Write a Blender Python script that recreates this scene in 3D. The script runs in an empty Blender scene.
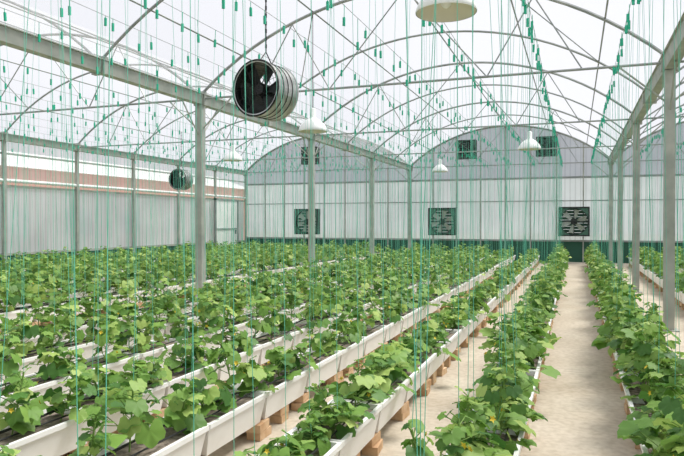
import bpy, math, random
import numpy as np
from mathutils import Vector, Matrix
random.seed(7); rng=np.random.default_rng(11)
sc=bpy.context.scene
try:
    sc.view_settings.view_transform='Standard'; sc.view_settings.look='None'
except Exception: pass

# ------------------------------------------------------------------ layout
YF=26.8; YB=-3.2; XR=1.3; W=8.03; XL=XR-W; XLL=XL-W; XRR=XR+W
GH=3.93; RISE=1.55; BAY=2.725
# ------------------------------------------------------------------ materials
def mat(name,col,rough=.6,metal=0,noise=None,bump=None,spec=.4):
    m=bpy.data.materials.new(name); m.use_nodes=True
    nt=m.node_tree; b=nt.nodes['Principled BSDF']
    b.inputs['Base Color'].default_value=(*col,1); b.inputs['Roughness'].default_value=rough
    b.inputs['Metallic'].default_value=metal; b.inputs['Specular IOR Level'].default_value=spec
    if noise:
        col2,scale,lo,hi=noise
        tc=nt.nodes.new('ShaderNodeTexCoord'); n=nt.nodes.new('ShaderNodeTexNoise'); n.inputs['Scale'].default_value=scale
        n.inputs['Detail'].default_value=6
        r=nt.nodes.new('ShaderNodeValToRGB'); r.color_ramp.elements[0].position=lo; r.color_ramp.elements[1].position=hi
        r.color_ramp.elements[0].color=(*col,1); r.color_ramp.elements[1].color=(*col2,1)
        nt.links.new(tc.outputs['Object'],n.inputs['Vector']); nt.links.new(n.outputs['Fac'],r.inputs['Fac'])
        nt.links.new(r.outputs['Color'],b.inputs['Base Color'])
        if bump:
            bp=nt.nodes.new('ShaderNodeBump'); bp.inputs['Strength'].default_value=bump
            nt.links.new(n.outputs['Fac'],bp.inputs['Height']); nt.links.new(bp.outputs['Normal'],b.inputs['Normal'])
    return m
def sheet(name,col,transp,transl,ribs=None,tint=(1,1,1)):
    """plastic glazing: transparent + translucent + diffuse"""
    m=bpy.data.materials.new(name); m.use_nodes=True; nt=m.node_tree; nt.nodes.clear()
    out=nt.nodes.new('ShaderNodeOutputMaterial')
    d=nt.nodes.new('ShaderNodeBsdfDiffuse'); t=nt.nodes.new('ShaderNodeBsdfTranslucent'); tr=nt.nodes.new('ShaderNodeBsdfTransparent')
    d.inputs['Color'].default_value=(*col,1); t.inputs['Color'].default_value=(*col,1); tr.inputs['Color'].default_value=(*tint,1)
    m1=nt.nodes.new('ShaderNodeMixShader'); m1.inputs[0].default_value=transl
    m2=nt.nodes.new('ShaderNodeMixShader'); m2.inputs[0].default_value=transp
    nt.links.new(d.outputs[0],m1.inputs[1]); nt.links.new(t.outputs[0],m1.inputs[2])
    nt.links.new(m1.outputs[0],m2.inputs[1]); nt.links.new(tr.outputs[0],m2.inputs[2]); nt.links.new(m2.outputs[0],out.inputs[0])
    if ribs:
        tc=nt.nodes.new('ShaderNodeTexCoord'); w=nt.nodes.new('ShaderNodeTexWave'); w.wave_type='BANDS'; w.bands_direction=ribs[0]
        w.inputs['Scale'].default_value=ribs[1]; w.inputs['Distortion'].default_value=0
        r=nt.nodes.new('ShaderNodeValToRGB'); r.color_ramp.elements[0].color=(*[c*.8 for c in col],1); r.color_ramp.elements[1].color=(*col,1)
        r.color_ramp.elements[0].position=.0; r.color_ramp.elements[1].position=.25
        n=nt.nodes.new('ShaderNodeTexNoise'); n.inputs['Scale'].default_value=.5; n.inputs['Detail'].default_value=4
        r3=nt.nodes.new('ShaderNodeValToRGB'); r3.color_ramp.elements[0].color=(.78,.79,.80,1); r3.color_ramp.elements[1].color=(1,1,1,1)
        r3.color_ramp.elements[0].position=.35; r3.color_ramp.elements[1].position=.65
        mx=nt.nodes.new('ShaderNodeMix'); mx.data_type='RGBA'; mx.blend_type='MULTIPLY'; mx.inputs['Factor'].default_value=1
        nt.links.new(tc.outputs['Object'],w.inputs['Vector']); nt.links.new(tc.outputs['Object'],n.inputs['Vector'])
        nt.links.new(n.outputs['Fac'],r3.inputs['Fac'])
        nt.links.new(w.outputs['Fac'],r.inputs['Fac']); nt.links.new(r.outputs['Color'],mx.inputs['A']); nt.links.new(r3.outputs['Color'],mx.inputs['B'])
        nt.links.new(mx.outputs['Result'],d.inputs['Color']); nt.links.new(mx.outputs['Result'],t.inputs['Color'])
    return m
def leafmat(name,c1,c2,c3):
    m=bpy.data.materials.new(name); m.use_nodes=True; nt=m.node_tree; nt.nodes.clear()
    out=nt.nodes.new('ShaderNodeOutputMaterial'); g=nt.nodes.new('ShaderNodeNewGeometry')
    r=nt.nodes.new('ShaderNodeValToRGB'); r.color_ramp.elements[0].color=(*c1,1); r.color_ramp.elements[1].color=(*c3,1)
    e=r.color_ramp.elements.new(.6); e.color=(*c2,1)
    nt.links.new(g.outputs['Random Per Island'],r.inputs['Fac'])
    p=nt.nodes.new('ShaderNodeBsdfPrincipled'); p.inputs['Roughness'].default_value=.5; p.inputs['Specular IOR Level'].default_value=.4
    t=nt.nodes.new('ShaderNodeBsdfTranslucent'); mx=nt.nodes.new('ShaderNodeMixShader'); mx.inputs[0].default_value=.35
    nt.links.new(r.outputs['Color'],p.inputs['Base Color']); nt.links.new(r.outputs['Color'],t.inputs['Color'])
    nt.links.new(p.outputs[0],mx.inputs[1]); nt.links.new(t.outputs[0],mx.inputs[2]); nt.links.new(mx.outputs[0],out.inputs[0])
    return m
M={}
M['steel']=mat('galvanized_steel',(.25,.27,.27),.45,.2,noise=((.38,.40,.39),3,.35,.7))
M['post']=mat('post_steel',(.31,.34,.31),.55,.15,noise=((.46,.47,.43),4,.3,.7))
M['film']=sheet('roof_film',(.88,.89,.93),.85,.8)
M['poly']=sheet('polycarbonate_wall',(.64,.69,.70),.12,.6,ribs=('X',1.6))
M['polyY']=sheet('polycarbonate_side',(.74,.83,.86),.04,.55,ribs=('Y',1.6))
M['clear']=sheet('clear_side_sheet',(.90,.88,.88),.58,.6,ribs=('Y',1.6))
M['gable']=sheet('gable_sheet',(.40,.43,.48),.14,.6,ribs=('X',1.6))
M['knee']=mat('green_knee_panel',(.025,.10,.065),.7)
M['trough']=mat('white_trough_plastic',(.90,.90,.89),.4,noise=((.82,.82,.79),5,.45,.8))
M['soil']=mat('coir_substrate',(.13,.10,.075),.95,noise=((.36,.30,.25),30,.35,.7),bump=.6)
M['brick']=mat('clay_brick',(.50,.30,.16),.85,noise=((.70,.52,.34),9,.35,.7))
M['black']=mat('black_plastic',(.012,.012,.013),.4)
M['dark']=mat('dark_fan_metal',(.03,.035,.035),.5)
M['drum']=mat('fan_drum_steel',(.52,.53,.52),.3,.6,noise=((.30,.30,.29),7,.4,.7))
M['blade']=mat('fan_blade',(.36,.40,.36),.5,.1)
M['green']=mat('green_shutter',(.07,.16,.12),.6)
M['lampw']=mat('white_enamel',(.85,.87,.86),.35)
M['lampi']=mat('lamp_inside',(.72,.70,.60),.4)
M['string']=mat('teal_string',(.15,.60,.44),.6)
M['clip']=mat('green_clip',(.02,.48,.29),.45)
M['wire']=mat('crop_wire',(.35,.38,.37),.5)
M['stem']=mat('plant_stem',(.22,.36,.09),.7)
M['petal']=mat('yellow_petal',(.80,.60,.05),.6)
M['leaf']=leafmat('cucumber_leaf',(.12,.26,.045),(.235,.42,.08),(.48,.62,.18))
M['leaf2']=leafmat('cucumber_leaf_dark',(.055,.155,.03),(.11,.26,.05),(.24,.40,.09))
M['red']=mat('red_cladding',(.78,.36,.28),.8)
M['grass']=mat('outside_ground',(.30,.29,.22),.95)
M['floor']=mat('sandy_floor',(.50,.43,.34),.95,noise=((.64,.575,.48),1.3,.3,.72),bump=.1)
nt=M['floor'].node_tree
b=nt.nodes['Principled BSDF']; ramp=[n for n in nt.nodes if n.type=='VALTORGB'][0]; tc=[n for n in nt.nodes if n.type=='TEX_COORD'][0]
n2=nt.nodes.new('ShaderNodeTexNoise'); n2.inputs['Scale'].default_value=18; n2.inputs['Detail'].default_value=8
r2=nt.nodes.new('ShaderNodeValToRGB'); r2.color_ramp.elements[0].color=(.82,.80,.77,1); r2.color_ramp.elements[1].color=(1.0,1.0,1.0,1)
r2.color_ramp.elements[0].position=.33; r2.color_ramp.elements[1].position=.6
mx=nt.nodes.new('ShaderNodeMix'); mx.data_type='RGBA'; mx.blend_type='MULTIPLY'; mx.inputs['Factor'].default_value=1
nt.links.new(tc.outputs['Object'],n2.inputs['Vector']); nt.links.new(n2.outputs['Fac'],r2.inputs['Fac'])
nt.links.new(ramp.outputs['Color'],mx.inputs['A']); nt.links.new(r2.outputs['Color'],mx.inputs['B']); nt.links.new(mx.outputs['Result'],b.inputs['Base Color'])

# ------------------------------------------------------------------ mesh builder
class MB:
    def __init__(s): s.v=[];s.f=[];s.m=[];s.mats=[]
    def mi(s,k):
        if k not in s.mats: s.mats.append(k)
        return s.mats.index(k)
    def add(s,vs,fs,k):
        o=len(s.v); s.v+=[tuple(p) for p in vs]; i=s.mi(k)
        for f in fs: s.f.append([a+o for a in f]); s.m.append(i)
    def box(s,c,d,k,R=None):
        vs=[]
        for z in(-1,1):
            for y in(-1,1):
                for x in(-1,1):
                    p=Vector((x*d[0]/2,y*d[1]/2,z*d[2]/2))
                    if R is not None: p=R@p
                    vs.append(p+Vector(c))
        s.add(vs,[(0,2,3,1),(4,5,7,6),(0,1,5,4),(2,6,7,3),(0,4,6,2),(1,3,7,5)],k)
    def tube(s,pts,r,k,n=6,closed=False,caps=True):
        pts=[Vector(p) for p in pts]; N=len(pts); vs=[]
        rr=r if isinstance(r,(list,tuple)) else [r]*N
        for i,p in enumerate(pts):
            a=pts[(i-1)%N] if (closed or i>0) else p; b=pts[(i+1)%N] if (closed or i<N-1) else p
            t=(b-a).normalized(); up=Vector((0,0,1)) if abs(t.z)<.9 else Vector((0,1,0))
            if closed: up=s.axis
            u=t.cross(up).normalized(); w=u.cross(t)
            for j in range(n):
                an=2*math.pi*j/n; vs.append(p+rr[i]*(math.cos(an)*u+math.sin(an)*w))
        fs=[]
        for i in range(N if closed else N-1):
            for j in range(n):
                i2=(i+1)%N; fs.append((i*n+j,i*n+(j+1)%n,i2*n+(j+1)%n,i2*n+j))
        if not closed and caps: fs+= [tuple(range(n-1,-1,-1)),tuple((N-1)*n+j for j in range(n))]
        s.add(vs,fs,k)
    def ring(s,c,ax,R,r,k,seg=32,n=6):
        ax=Vector(ax).normalized(); s.axis=ax; up=Vector((0,0,1)) if abs(ax.z)<.9 else Vector((1,0,0))
        u=ax.cross(up).normalized(); w=u.cross(ax); c=Vector(c)
        s.tube([c+R*(math.cos(2*math.pi*i/seg)*u+math.sin(2*math.pi*i/seg)*w) for i in range(seg)],r,k,n,closed=True)
    def lathe(s,c,ax,prof,k,seg=32):
        ax=Vector(ax).normalized(); up=Vector((0,0,1)) if abs(ax.z)<.9 else Vector((1,0,0))
        u=ax.cross(up).normalized(); w=u.cross(ax); c=Vector(c); vs=[]
        for (R,h) in prof:
            for i in range(seg):
                a=2*math.pi*i/seg; vs.append(c+ax*h+R*(math.cos(a)*u+math.sin(a)*w))
        fs=[]
        for q in range(len(prof)-1):
            for i in range(seg):
                fs.append((q*seg+i,q*seg+(i+1)%seg,(q+1)*seg+(i+1)%seg,(q+1)*seg+i))
        s.add(vs,fs,k)
    def done(s,name,parent=None,smooth=False,loc=None):
        me=bpy.data.meshes.new(name); 
        off=Vector(loc) if loc else Vector((0,0,0))
        me.from_pydata([tuple(Vector(p)-off) for p in s.v],[],s.f)
        for k in s.mats: me.materials.append(M[k])
        me.polygons.foreach_set('material_index',s.m)
        if smooth: me.polygons.foreach_set('use_smooth',[True]*len(s.f))
        me.update()
        o=bpy.data.objects.new(name,me); sc.collection.objects.link(o); o.location=off
        if parent: 
            o.parent=parent; o.location=off-parent.location
        return o
def empty(name,loc=(0,0,0)):
    e=bpy.data.objects.new(name,None); sc.collection.objects.link(e); e.location=loc; return e

# ------------------------------------------------------------------ floor, outside
b=MB(); b.box((( XLL+XRR)/2,(YF+YB)/2,-.05),(XRR-XLL,YF-YB,.1),'floor'); b.done('floor')
b=MB(); b.box((-3,20,-.16),(160,160,.1),'grass'); b.done('outside_ground')
b=MB(); b.box((-27,22,2.0),(6,44,4.2),'red')
for y in range(2,44,4): b.box((-23.97,y,1.6),(.08,1.6,1.2),'dark')
b.add([(-30.3,-.3,4.1),(-23.7,-.3,4.1),(-27,-.3,5.2),(-30.3,44.3,4.1),(-23.7,44.3,4.1),(-27,44.3,5.2)],[(0,1,2),(3,5,4),(1,4,5,2),(0,2,5,3),(0,3,4,1)],'lampw')
b.done('neighbouring_building')

# ------------------------------------------------------------------ frame
def arch_z(t):
    R=((W/2)**2+RISE**2)/(2*RISE); x=t*W/2
    return GH+.08+math.sqrt(R*R-x*x)-(R-RISE)
def arch_pts(x0,y,n=28,dz=0): return [(x0+W/2+W/2*(-1+2*i/n),y,arch_z(-1+2*i/n)+dz) for i in range(n+1)]
spans=[XLL,XL,XR]
ys=[YF-BAY*k for k in range(12)]
frame=empty('greenhouse_frame',(0,0,0))
b=MB()
for k,y in enumerate(ys):
    for x0 in spans:
        b.tube(arch_pts(x0,y),.027 if k%2==0 else .022,'steel',6)
        xm=x0+W/2
        if k%2==0:
            b.tube([(x0,y,GH+.02),(x0+W,y,GH+.02)],.021,'steel',6)
            cx=lambda t:(xm+t*W/2,y,GH+.02)
            ct=lambda t:(xm+t*W/2,y,arch_z(t)-.02)
            for s0,t0,s1 in [(-.7,-.52,-.34),(.34,.52,.7)]:
                b.tube([cx(s0),ct(t0)],.012,'steel',5); b.tube([cx(s1),ct(t0)],.012,'steel',5)
            b.tube([cx(-.34),ct(0)],.012,'steel',5); b.tube([cx(.34),ct(0)],.012,'steel',5)
b.done('arch_trusses',frame)
b=MB()
for x0 in spans:
    for t in(-.78,-.42,0,.42,.78):
        z=arch_z(t)+.03; x=x0+W/2+t*W/2
        b.tube([(x,YB,z),(x,YF,z)],.015,'steel',5)
    for (ya,yb) in [(ys[1],ys[2]),(ys[5],ys[6]),(ys[9],ys[10])]:
        b.tube([(x0+W/2-.78*W/2,ya,arch_z(-.78)),(x0+W/2-.42*W/2,yb,arch_z(-.42))],.01,'steel',5)
        b.tube([(x0+W/2+.78*W/2,ya,arch_z(.78)),(x0+W/2+.42*W/2,yb,arch_z(.42))],.01,'steel',5)
b.done('purlins',frame)
b=MB()
for x in (XLL,XL,XR,XRR):
    prof=[(-.13,.09),(-.10,.09),(-.075,-.09),(.075,-.09),(.10,.09),(.13,.09),(.13,.105),(.085,.105),(.062,-.075),(-.062,-.075),(-.085,.105),(-.13,.105)]
    n=len(prof); vs=[(x+p[0],yy,GH+p[1]) for yy in(YB,YF) for p in prof]
    b.add(vs,[(i,(i+1)%n,n+(i+1)%n,n+i) for i in range(n)],'post')
    for y in ys:
        b.box((x,y,GH+.02),(.24,.09,.26),'post')
b.done('gutters',frame)
b=MB()
for xi,x in enumerate((XLL,XL,XR,XRR)):
    for k,y in enumerate(ys):
        if k%2==0 or xi in(0,3):
            w=.14 if xi in(1,2) else .09
            b.box((x,y,GH/2-.05),(w,w,GH-.1),'post')
            b.box((x,y,.006+.0),(w+.12,w+.12,.02),'post')
            if xi in(1,2):
                for s in(-1,1):
                    if YB<y+s*.6<YF: b.tube([(x,y,GH-.75),(x,y+s*.6,GH-.1)],.014,'post',5)
                    b.tube([(x,y,GH-.6),(x+s*.7,y,GH+.02)],.016,'post',5)
b.done('posts',frame)
for i,x0 in enumerate(spans):
    b=MB(); A=arch_pts(x0,YB,28,.055); B=arch_pts(x0,YF+.05,28,.055); n=len(A)
    b.add(A+B,[(j,j+1,n+j+1,n+j) for j in range(n-1)],'film'); b.done('ceiling' if i==0 else 'ceiling.%03d'%i,smooth=True)

# ------------------------------------------------------------------ walls
KH=.85
def gable_wall(name,y):
    b=MB()
    b.box(((XLL+XRR)/2,y,KH/2),(XRR-XLL,.06,KH),'knee')
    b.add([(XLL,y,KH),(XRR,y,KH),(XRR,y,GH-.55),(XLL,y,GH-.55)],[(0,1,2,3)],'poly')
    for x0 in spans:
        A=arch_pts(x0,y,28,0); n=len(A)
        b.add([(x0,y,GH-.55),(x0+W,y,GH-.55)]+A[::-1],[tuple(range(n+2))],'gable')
    for z,r in((KH,.035),(2.45,.02),(GH-.55,.04)):
        b.box(((XLL+XRR)/2,y-.04,z),(XRR-XLL,.05,r*2),'steel')
    for x0 in spans:
        for j in range(1,8):
            t=-1+j/4; x=x0+W/2+t*W/2
            b.box((x,y-.05,(arch_z(t))/2),(.05,.05,arch_z(t)),'post')
        b.tube(arch_pts(x0,y-.04,28,0),.04,'post',6)
    return b.done(name)
gable_wall('wall_back',YF+.12)
b=MB()
b.add([(XLL,YB,0),(XRR,YB,0),(XRR,YB,GH),(XLL,YB,GH)],[(0,1,2,3)],'poly')
for x0 in spans:
    A=arch_pts(x0,YB,28,0); n=len(A); b.add([(x0,YB,GH),(x0+W,YB,GH)]+A[::-1],[tuple(range(n+2))],'gable')
b.done('wall_front')
for nm,x,s in(('wall_left',XLL-.09,1),('wall_right',XRR+.09,-1)):
    b=MB()
    b.box((x,(YF+YB)/2,.35),(.06,YF-YB,.7),'knee')
    b.add([(x,YB,.7),(x,YF,.7),(x,YF,2.6),(x,YB,2.6)],[(0,1,2,3)],'polyY')
    b.add([(x,YB,2.6),(x,YF,2.6),(x,YF,GH),(x,YB,GH)],[(0,1,2,3)],'clear')
    for z,w in((.7,.07),(2.6,.06),(3.5,.05),(GH-.05,.08)): b.box((x+s*.03,(YF+YB)/2,z),(.05,YF-YB,w),'post')
    b.tube([(x+s*.08,YB,2.75),(x+s*.08,YF,2.75)],.05,'lampw',8)
    b.done(nm)
# side door, standing just inside the sheeting
b=MB(); xd=XLL+.06
b.box((xd+.02,24.9,1.3),(.05,1.8,2.5),'lampw')
for yy in(23.95,25.85): b.box((xd+.03,yy,1.32),(.09,.08,2.64),'steel')
b.box((xd+.03,24.9,2.6),(.09,1.98,.08),'steel'); b.box((xd+.06,24.9,1.3),(.03,1.8,.06),'steel'); b.box((xd+.09,25.6,1.15),(.05,.03,.18),'dark')
b.done('door_1')

# ------------------------------------------------------------------ exhaust fans
def exhaust_fan(x,z,S,y=YF+.02,name='exhaust_fan'):
    b=MB(); y0=y-.02; d=.3; h=S/2; main=name=='exhaust_fan'
    for s in(-1,1):
        b.box((x+s*(h-.025),y0-d/2,z),(.05,d,S),'dark'); b.box((x,y0-d/2,z+s*(h-.025)),(S-.1,d,.05),'dark')
    ns=9
    for i in range(ns):
        zz=z-h+.08+(S-.16)*i/(ns-1)
        b.box((x,y0-.04,zz),(S-.1,.012,(S-.1)/ns*.95),'green' if main else 'dark',Matrix.Rotation(math.radians(28),3,'X'))
    seg=32; R=h*.88; yv=y0-d+.03
    vs=[];fs=[]
    for i in range(seg):
        a=2*math.pi*i/seg+math.pi/4; c,s_=math.cos(a),math.sin(a); m=(h-.05)/max(abs(c),abs(s_))
        vs+= [(x+R*c,yv,z+R*s_),(x+m*c,yv,z+m*s_)]
    fs=[(2*i,2*i+1,(2*i+3)%(2*seg),(2*i+2)%(2*seg)) for i in range(seg)]
    b.add(vs,fs,'green')
    b.lathe((x,yv,z),(0,1,0),[(R+.015,-.02),(R,-.02),(R,.14),(R+.015,.14)],'dark')
    for i in range(6):
        a=2*math.pi*i/6+.3
        R0=Matrix.Rotation(-a,3,'Y')
        pts=[]
        for (r,wd,tw) in((.14,.08,50),(.45,.17,36),(.92,.22,24)):
            for s in(-1,1):
                p=Vector((r*R, -s*wd*R*math.sin(math.radians(tw))*.6, s*wd*R*math.cos(math.radians(tw))))
                pts.append(R0@p+Vector((x,yv+.06,z)))
        b.add(pts,[(0,1,3,2),(2,3,5,4)],'blade' if main else 'dark')
    b.lathe((x,yv-.0,z),(0,1,0),[(0.0,0),(.09*S,0),(.11*S,.04),(.11*S,.12),(0,.12)],'dark',16)
    for a in (0,90):
        Rm=Matrix.Rotation(math.radians(a),3,'Y'); b.box((x,yv-.01,z),(2*R,.02,.025),'dark',Rm)
    return b.done(name,loc=(x,y,z))
for x in(-.05,-5.28,-11.5,5.3): exhaust_fan(x,1.62,1.16)
for x in(-1.1,-4.25,-11.35,6.5): exhaust_fan(x,4.62,.78,name='gable_vent_fan')

# ------------------------------------------------------------------ circulation fan
def circ_fan(x,y,z,D,ztop,yaw=0):
    b=MB(); R=D/2; L=.46; ax=Matrix.Rotation(yaw,3,'Z')@Vector((0,1,0)); c=Vector((x,y,z))
    b.lathe(c,ax,[(R-.02,-L/2),(R+.012,-L/2-.01),(R+.016,-L/2+.02),(R,-L/2+.03),(R,L/2-.03),(R+.016,L/2-.02),(R+.012,L/2)],'drum',48)
    b.lathe(c,ax,[(R-.006,L/2),(R-.012,L/2-.03),(R-.012,-L/2+.03),(R-.006,-L/2)],'black',48)
    for q in(-.1,0,.1): b.ring(c+ax*q,ax,R+.004,.005,'dark',48)
    b.ring(c-ax*(L/2),ax,R+.004,.014,'black',48)
    for sg in(-1,1):
        f=c+ax*(sg*L/2)
        for rr in(.25,.45,.65,.85): b.ring(f,ax,R*rr,.003,'black',32,4)
        up=Vector((0,0,1)); u=ax.cross(up).normalized()
        for i in range(12):
            a=math.pi*2*i/12; d=math.cos(a)*u+math.sin(a)*up
            b.tube([f+d*R*.1,f+d*(R-.01)],.003,'black',4)
    up=Vector((0,0,1)); u=ax.cross(up).normalized()
    b.lathe(c,ax,[(0,-.16),(.07,-.16),(.085,-.13),(.085,.1),(0,.1)],'black',20)
    for i in range(6):
        a=2*math.pi*i/6+.2; d=math.cos(a)*u+math.sin(a)*up; t=-math.sin(a)*u+math.cos(a)*up
        pts=[]
        for(r,wd,tw) in((.07,.06,40),(R*.55,.115,30),(R*.95,.145,22)):
            for s in(-1,1):
                pts.append(c+d*r+t*(s*wd*math.cos(math.radians(tw)))+ax*(s*wd*math.sin(math.radians(tw))-.04))
        b.add(pts,[(0,1,3,2),(2,3,5,4)],'dark')
    b.box(c,(2*R-.04,.03,.05),'black',Matrix.Rotation(yaw,3,'Z'))
    top=c+Vector((0,0,R))
    for sg in(-1,1): b.tube([top+ax*(sg*.15),top+Vector((0,0,.16))],.008,'black',5)
    zz=top.z+.16; i=0
    while zz<ztop:
        b.tube([(x,y,zz),(x,y,min(zz+.05,ztop))],.014 if i%2 else .009,'black',5); zz+=.05; i+=1
    return b.done('circulation_fan',loc=(x,y,z),smooth=False)
circ_fan(-3.80,7.45,3.31,.70,arch_z((-3.80-XL-W/2)/(W/2))-.0,math.radians(-9))
circ_fan(-13.5,19.7,3.15,.72,arch_z((-13.5-XLL-W/2)/(W/2)),0)

# ------------------------------------------------------------------ pendant dome lamps
def lamp(x,y,z,x0,D=.52):
    b=MB(); R=D/2
    prof=[(R,0),(R*1.02,.01),(R*.97,.05),(R*.80,.13),(R*.52,.20),(R*.30,.235),(.055,.25),(.055,.40),(.03,.42),(0,.42)]
    b.lathe((x,y,z),(0,0,1),prof,'lampw',40)
    b.lathe((x,y,z),(0,0,1),[(R-.004,.002),(R*.94,.05),(R*.77,.122),(R*.5,.19),(.05,.235),(0,.235)],'lampi',40)
    b.lathe((x,y,z),(0,0,1),[(.02,.235),(.03,.18),(.05,.12),(.045,.07),(.02,.045),(0,.04)],'lampw',16)
    b.tube([(x,y,z+.42),(x,y,arch_z((x-x0-W/2)/(W/2)))],.007,'black',5)
    return b.done('pendant_lamp',smooth=True,loc=(x,y,z))
for a in [(-1.05,5.45,3.40,XL),(-1.0,15.3,3.28,XL),(-4.42,10.5,3.22,XL),(-4.2,20.8,3.26,XL),(-8.7,15.1,3.26,XLL),(4.7,12,3.32,XR)]:
    lamp(*a)

# ------------------------------------------------------------------ plants (numpy)
ang=np.radians([0,16,32,52,74,96,122,150,178,182,210,238,264,286,308,328,344])
rad=np.array([1.0,.90,.77,.93,.87,.74,.80,.74,.22,.22,.74,.80,.74,.87,.93,.77,.90])
ox=np.cos(ang)*rad+.12; oy=np.sin(ang)*rad*1.05; NO=len(ang)
oz=-.20*rad**2+.14*np.abs(np.sin(ang*3.5))
LV=np.vstack([[.12,0,.04],np.c_[ox,oy,oz]])
LF=np.array([(0,1+i,1+(i+1)%NO) for i in range(NO) if not(i==8)])
sel=[0,2,3,5,6,8,9,11,12,14,15]
LVs=np.vstack([[.12,0,.04],np.c_[ox,oy,oz][sel]]); LFs=np.array([(0,1+i,1+(i+1)%len(sel)) for i in range(len(sel)) if i!=5])
fa=np.radians(np.arange(10)*36); fr=np.where(np.arange(10)%2==0,1,.45)
FV=np.vstack([[0,0,-.3],np.c_[np.cos(fa)*fr,np.sin(fa)*fr,np.full(10,.1)]]); FF=np.array([(0,1+i,1+(i+1)%10) for i in range(10)])
def place(V,F,P,D,S,Nn,sc_):
    k=len(P)
    verts=P[:,None,:]+sc_[:,None,None]*(V[None,:,0:1]*D[:,None,:]+V[None,:,1:2]*S[:,None,:]+V[None,:,2:3]*Nn[:,None,:])
    faces=F[None]+ (np.arange(k)*len(V))[:,None,None]
    return verts.reshape(-1,3),faces.reshape(-1,3)
def nrm(a): return a/np.linalg.norm(a,axis=1,keepdims=True)
def segs(A,B,r):
    d=nrm(B-A); up=np.where(np.abs(d[:,2:3])<.9,np.array([[0,0,1.]]),np.array([[0,1.,0]])); u=nrm(np.cross(d,up)); w=np.cross(u,d)
    vs=[]
    for E in(A,B):
        for j in range(3):
            a=2*math.pi*j/3; vs.append(E+r*(math.cos(a)*u+math.sin(a)*w))
    V=np.stack(vs,1); k=len(A)
    F=np.array([(0,1,4),(0,4,3),(1,2,5),(1,5,4),(2,0,3),(2,3,5)])[None]+(np.arange(k)*6)[:,None,None]
    return V.reshape(-1,3),F.reshape(-1,3)
def npmesh(name,parts,parent=None,off=(0,0,0)):
    keys=[];vo=0;Vs=[];Fs=[];Ms=[]
    for V,F,k in parts:
        if len(V)==0: continue
        if k not in keys: keys.append(k)
        Vs.append(V);Fs.append(F+vo);Ms.append(np.full(len(F),keys.index(k),dtype=np.int32));vo+=len(V)
    V=np.concatenate(Vs)-np.array(off);F=np.concatenate(Fs);Mi=np.concatenate(Ms)
    me=bpy.data.meshes.new(name); me.vertices.add(len(V)); me.vertices.foreach_set('co',V.astype(np.float32).ravel())
    me.loops.add(len(F)*3); me.loops.foreach_set('vertex_index',F.astype(np.int32).ravel())
    me.polygons.add(len(F)); me.polygons.foreach_set('loop_start',(np.arange(len(F))*3).astype(np.int32))
    for k in keys: me.materials.append(M[k])
    me.polygons.foreach_set('material_index',Mi); me.update(calc_edges=True); me.validate()
    o=bpy.data.objects.new(name,me); sc.collection.objects.link(o); o.location=off
    if parent: o.parent=parent; o.location=Vector(off)-parent.location
    return o
TOP=.34
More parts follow.
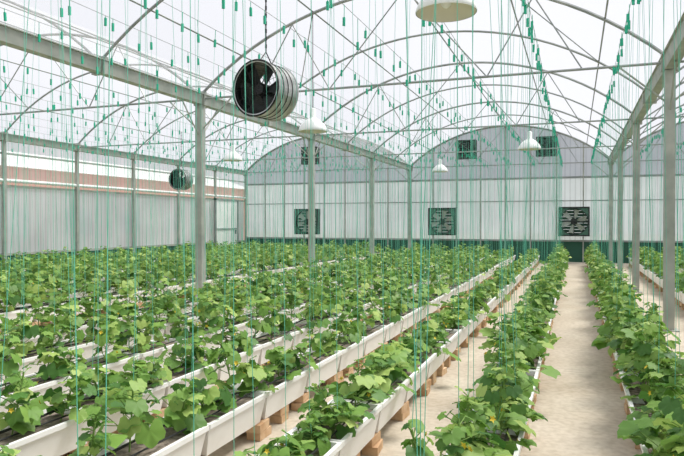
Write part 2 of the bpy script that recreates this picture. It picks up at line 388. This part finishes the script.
def plant_row(xc,y0,y1,step,hmul,nleaf,spread=1.0,lsize=.1):
    ysn=np.arange(y0,y1,step); ysn=ysn+rng.uniform(-.10,.10,len(ysn)); n=len(ysn)
    bx=xc+rng.uniform(-.05,.05,n); H=rng.uniform(.14,.46,n)*hmul; base=np.c_[bx,ysn,np.full(n,TOP-.05)]
    lean=np.c_[rng.uniform(-.12,.12,n),rng.uniform(-.12,.12,n)]
    topp=base+np.c_[lean,H+.05]
    vig=rng.uniform(.6,1.3,n)
    parts=[]
    parts.append((*segs(base,topp,.006),'stem'))
    P=[];D=[];S=[];Nn=[];C=[];A=[]
    for i in range(nleaf):
        t=(i+.3)/nleaf+rng.uniform(-.05,.05,n); t=np.clip(t,0,1)
        az=i*2.399+rng.uniform(-.6,.6,n); node=base+(topp-base)*(.15+.85*t)[:,None]
        ln=(.22-.15*t)*rng.uniform(.4,1.3,n)*spread*vig; el=np.radians(rng.uniform(-12,42,n)+25*t)
        d0=np.c_[np.cos(az)*np.cos(el),np.sin(az)*np.cos(el),np.sin(el)]; p=node+d0*ln[:,None]
        p[:,2]=np.maximum(p[:,2],TOP+.02-np.where(np.abs(p[:,0]-xc)>.2,.12,0))
        az2=az+rng.uniform(-.9,.9,n); e=np.radians(rng.uniform(-75,10,n)+20*t)
        d=np.c_[np.cos(az2)*np.cos(e),np.sin(az2)*np.cos(e),np.sin(e)]; s=np.c_[-np.sin(az2),np.cos(az2),rng.uniform(-.5,.5,n)]
        s=nrm(s-d*np.sum(s*d,1,keepdims=True)); nn=np.cross(d,s)
        c=(lsize-lsize*.5*t)*rng.uniform(.5,1.3,n)*vig**.5
        P.append(p);D.append(d);S.append(s);Nn.append(nn);C.append(c);A.append(node)
    P=np.concatenate(P);D=np.concatenate(D);S=np.concatenate(S);Nn=np.concatenate(Nn);C=np.concatenate(C);A=np.concatenate(A)
    nearm=P[:,1]<11
    rd=rng.random(len(P))<.32
    for mk,msk in(('leaf',~rd),('leaf2',rd)):
        for VV,FF_,m2 in((LV,LF,nearm),(LVs,LFs,~nearm)):
            q=msk&m2
            if q.any(): parts.append((*place(VV,FF_,P[q],D[q],S[q],Nn[q],C[q]),mk))
    parts.append((*segs(A,P,.003),'stem'))
    nf=int(n*.9); ii=rng.integers(0,n,nf); az=rng.uniform(0,6.28,nf)
    fp=base[ii]+np.c_[np.cos(az)*.16,np.sin(az)*.16,rng.uniform(.12,.38,nf)*hmul]
    nn=nrm(np.c_[np.cos(az),np.sin(az),rng.uniform(.1,1,nf)]); s=np.c_[-np.sin(az),np.cos(az),np.zeros(nf)]; d=np.cross(s,nn)
    parts.append((*place(FV,FF,fp,d,s,nn,rng.uniform(.014,.023,nf)),'petal'))
    npmesh('cucumber_plant_row',parts,off=(xc,(y0+y1)/2,TOP))
    m=n; z1=3.9; ex=np.c_[np.full(m,xc)+rng.uniform(-.02,.02,m),ysn+rng.uniform(-.15,.15,m),np.full(m,z1)]
    clipz=3.84-np.abs(rng.normal(0,.12,m)); 
    fr_=((clipz-topp[:,2])/(z1-topp[:,2]))[:,None]; cp=topp+(ex-topp)*fr_
    pr=[(*segs(base+np.c_[lean*.3,np.full(n,.1)],topp,.0018),'string'),(*segs(topp,ex,.0018),'string')]
    dd=nrm(ex-topp)
    pr.append((*segs(cp-dd*.045,cp+dd*.045,.018),'clip'))
    pr.append((*segs(cp+dd*.045,ex,.004),'clip'))
    wy=np.arange(YB,YF,BAY); a=np.c_[np.full(len(wy)-1,xc),wy[:-1],np.full(len(wy)-1,z1)]; bb=a+np.array([[0,BAY,0]]); 
    pr.append((*segs(a,bb,.0035),'wire'))
    npmesh('crop_strings',pr,parent=frame,off=(xc,(y0+y1)/2,3.9))
# ------------------------------------------------------------------ troughs
SEG=.80
def trough_row(xc,y0,y1):
    b=MB(); y=y0
    tw,bw,hh,z0=.37,.27,.215,.125
    while y+SEG<=y1+.01:
        ya,yb=y+.006,y+SEG-.006; ins=.035
        def rect(w,ya,yb,z): return [(xc-w/2,ya,z),(xc+w/2,ya,z),(xc+w/2,yb,z),(xc-w/2,yb,z)]
        L=[rect(bw,ya+ins,yb-ins,z0),rect(tw-.03,ya+.008,yb-.008,z0+hh-.03),rect(tw,ya,yb,z0+hh-.03),rect(tw,ya,yb,z0+hh),rect(tw-.05,ya+.02,yb-.02,z0+hh),rect(tw-.07,ya+.03,yb-.03,z0+hh-.06)]
        vs=[p for r in L for p in r]; fs=[(3,2,1,0)]
        for q in range(len(L)-1):
            for i in range(4): fs.append((q*4+i,q*4+(i+1)%4,(q+1)*4+(i+1)%4,(q+1)*4+i))
        b.add(vs,fs,'trough')
        b.add(rect(tw-.066,ya+.03,yb-.03,z0+hh-.035),[(0,1,2,3)],'soil')
        y+=SEG
    o=b.done('planter_trough',loc=(xc,(y0+y)/2,z0))
    b=MB(); yy=y0
    while yy<=y1+.01:
        for s in(-1,1):
            for q in (0,1):
                hx=xc+s*.09+random.uniform(-.015,.02)
                b.box((hx,yy+random.uniform(-.02,.03),.031+.062*q),(.11,.19,.058),'brick',Matrix.Rotation(random.uniform(-.12,.12),3,'Z'))
        yy+=SEG
        if yy-SEG/2<y1:
            for s in(-1,1): 
                if random.random()<.4:
                    for q in(0,1): b.box((xc+s*.08,yy-SEG/2,.031+.062*q),(.10,.14,.058),'brick',Matrix.Rotation(random.uniform(-.1,.1),3,'Z'))
    b.done('bricks',o)
    b=MB()
    pts=[(xc-.05+.03*math.sin(k*1.3+xc),y0+k*.4,TOP+.004+.008*math.sin(k*2.1)) for k in range(int((y1-y0)/.4)+1)]
    b.tube(pts,.009,'black',5)
    pts=[(xc+.09+.012*math.sin(k*1.7+xc),y0+k*.4,TOP+.006) for k in range(int((y1-y0)/.4)+1)]
    b.tube(pts,.006,'black',5)
    b.done('drip_hoses',o)
rows=[(-.47,1.6),(-1.43,1.0)]
for k in range(2,7): rows.append((-.57-.87*k,1.0))
for k in range(8): rows.append((-7.62-.9*k,4.0))
rows+=[(.54,1.8)]+[(1.97+.9*k,5.0 if k<3 else 9) for k in range(7)]
for i,(x,y0) in enumerate(rows):
    y1=25.6
    nseg=int((y1-y0)/SEG); trough_row(x,y0,y0+nseg*SEG)
    ya,yb=y0+.2,y0+nseg*SEG-.1
    if i==0:   plant_row(x,ya,yb,.25,1.05,34,.95,.084)
    elif abs(x-.54)<.01: plant_row(x,ya,yb,.24,1.15,40,.95,.088)
    elif i==1: plant_row(x,ya,yb,.29,.62,28,.85,.084)
    elif i==2: plant_row(x,ya,yb,.35,.85,27,.78,.086)
    elif x<-7: plant_row(x,ya,yb,.34,1.1,24,1.1,.105)
    elif x>1: plant_row(x,ya,yb,.32,1.2,28,1.0,.095)
    else: plant_row(x,ya,yb,.34,.98,29,.94,.092)

# ------------------------------------------------------------------ light
w=bpy.data.worlds.new('sky'); sc.world=w; w.use_nodes=True
bg=w.node_tree.nodes['Background']; bg.inputs[0].default_value=(.83,.84,.895,1); bg.inputs[1].default_value=1.03
sd=bpy.data.lights.new('sun','SUN'); sd.energy=5.0; sd.angle=math.radians(26); sd.color=(1,.97,.91)
so=bpy.data.objects.new('sun',sd); sc.collection.objects.link(so); so.rotation_euler=(math.radians(-20),math.radians(22),0); so.location=(0,0,12)
# ------------------------------------------------------------------ camera
cd=bpy.data.cameras.new('camera'); co=bpy.data.objects.new('camera',cd); sc.collection.objects.link(co)
cd.sensor_width=36; cd.lens=634/684*36; co.location=(0,0,1.6); co.rotation_euler=(math.radians(90-.54),0,math.radians(20.2)); cd.clip_start=.05
sc.camera=co
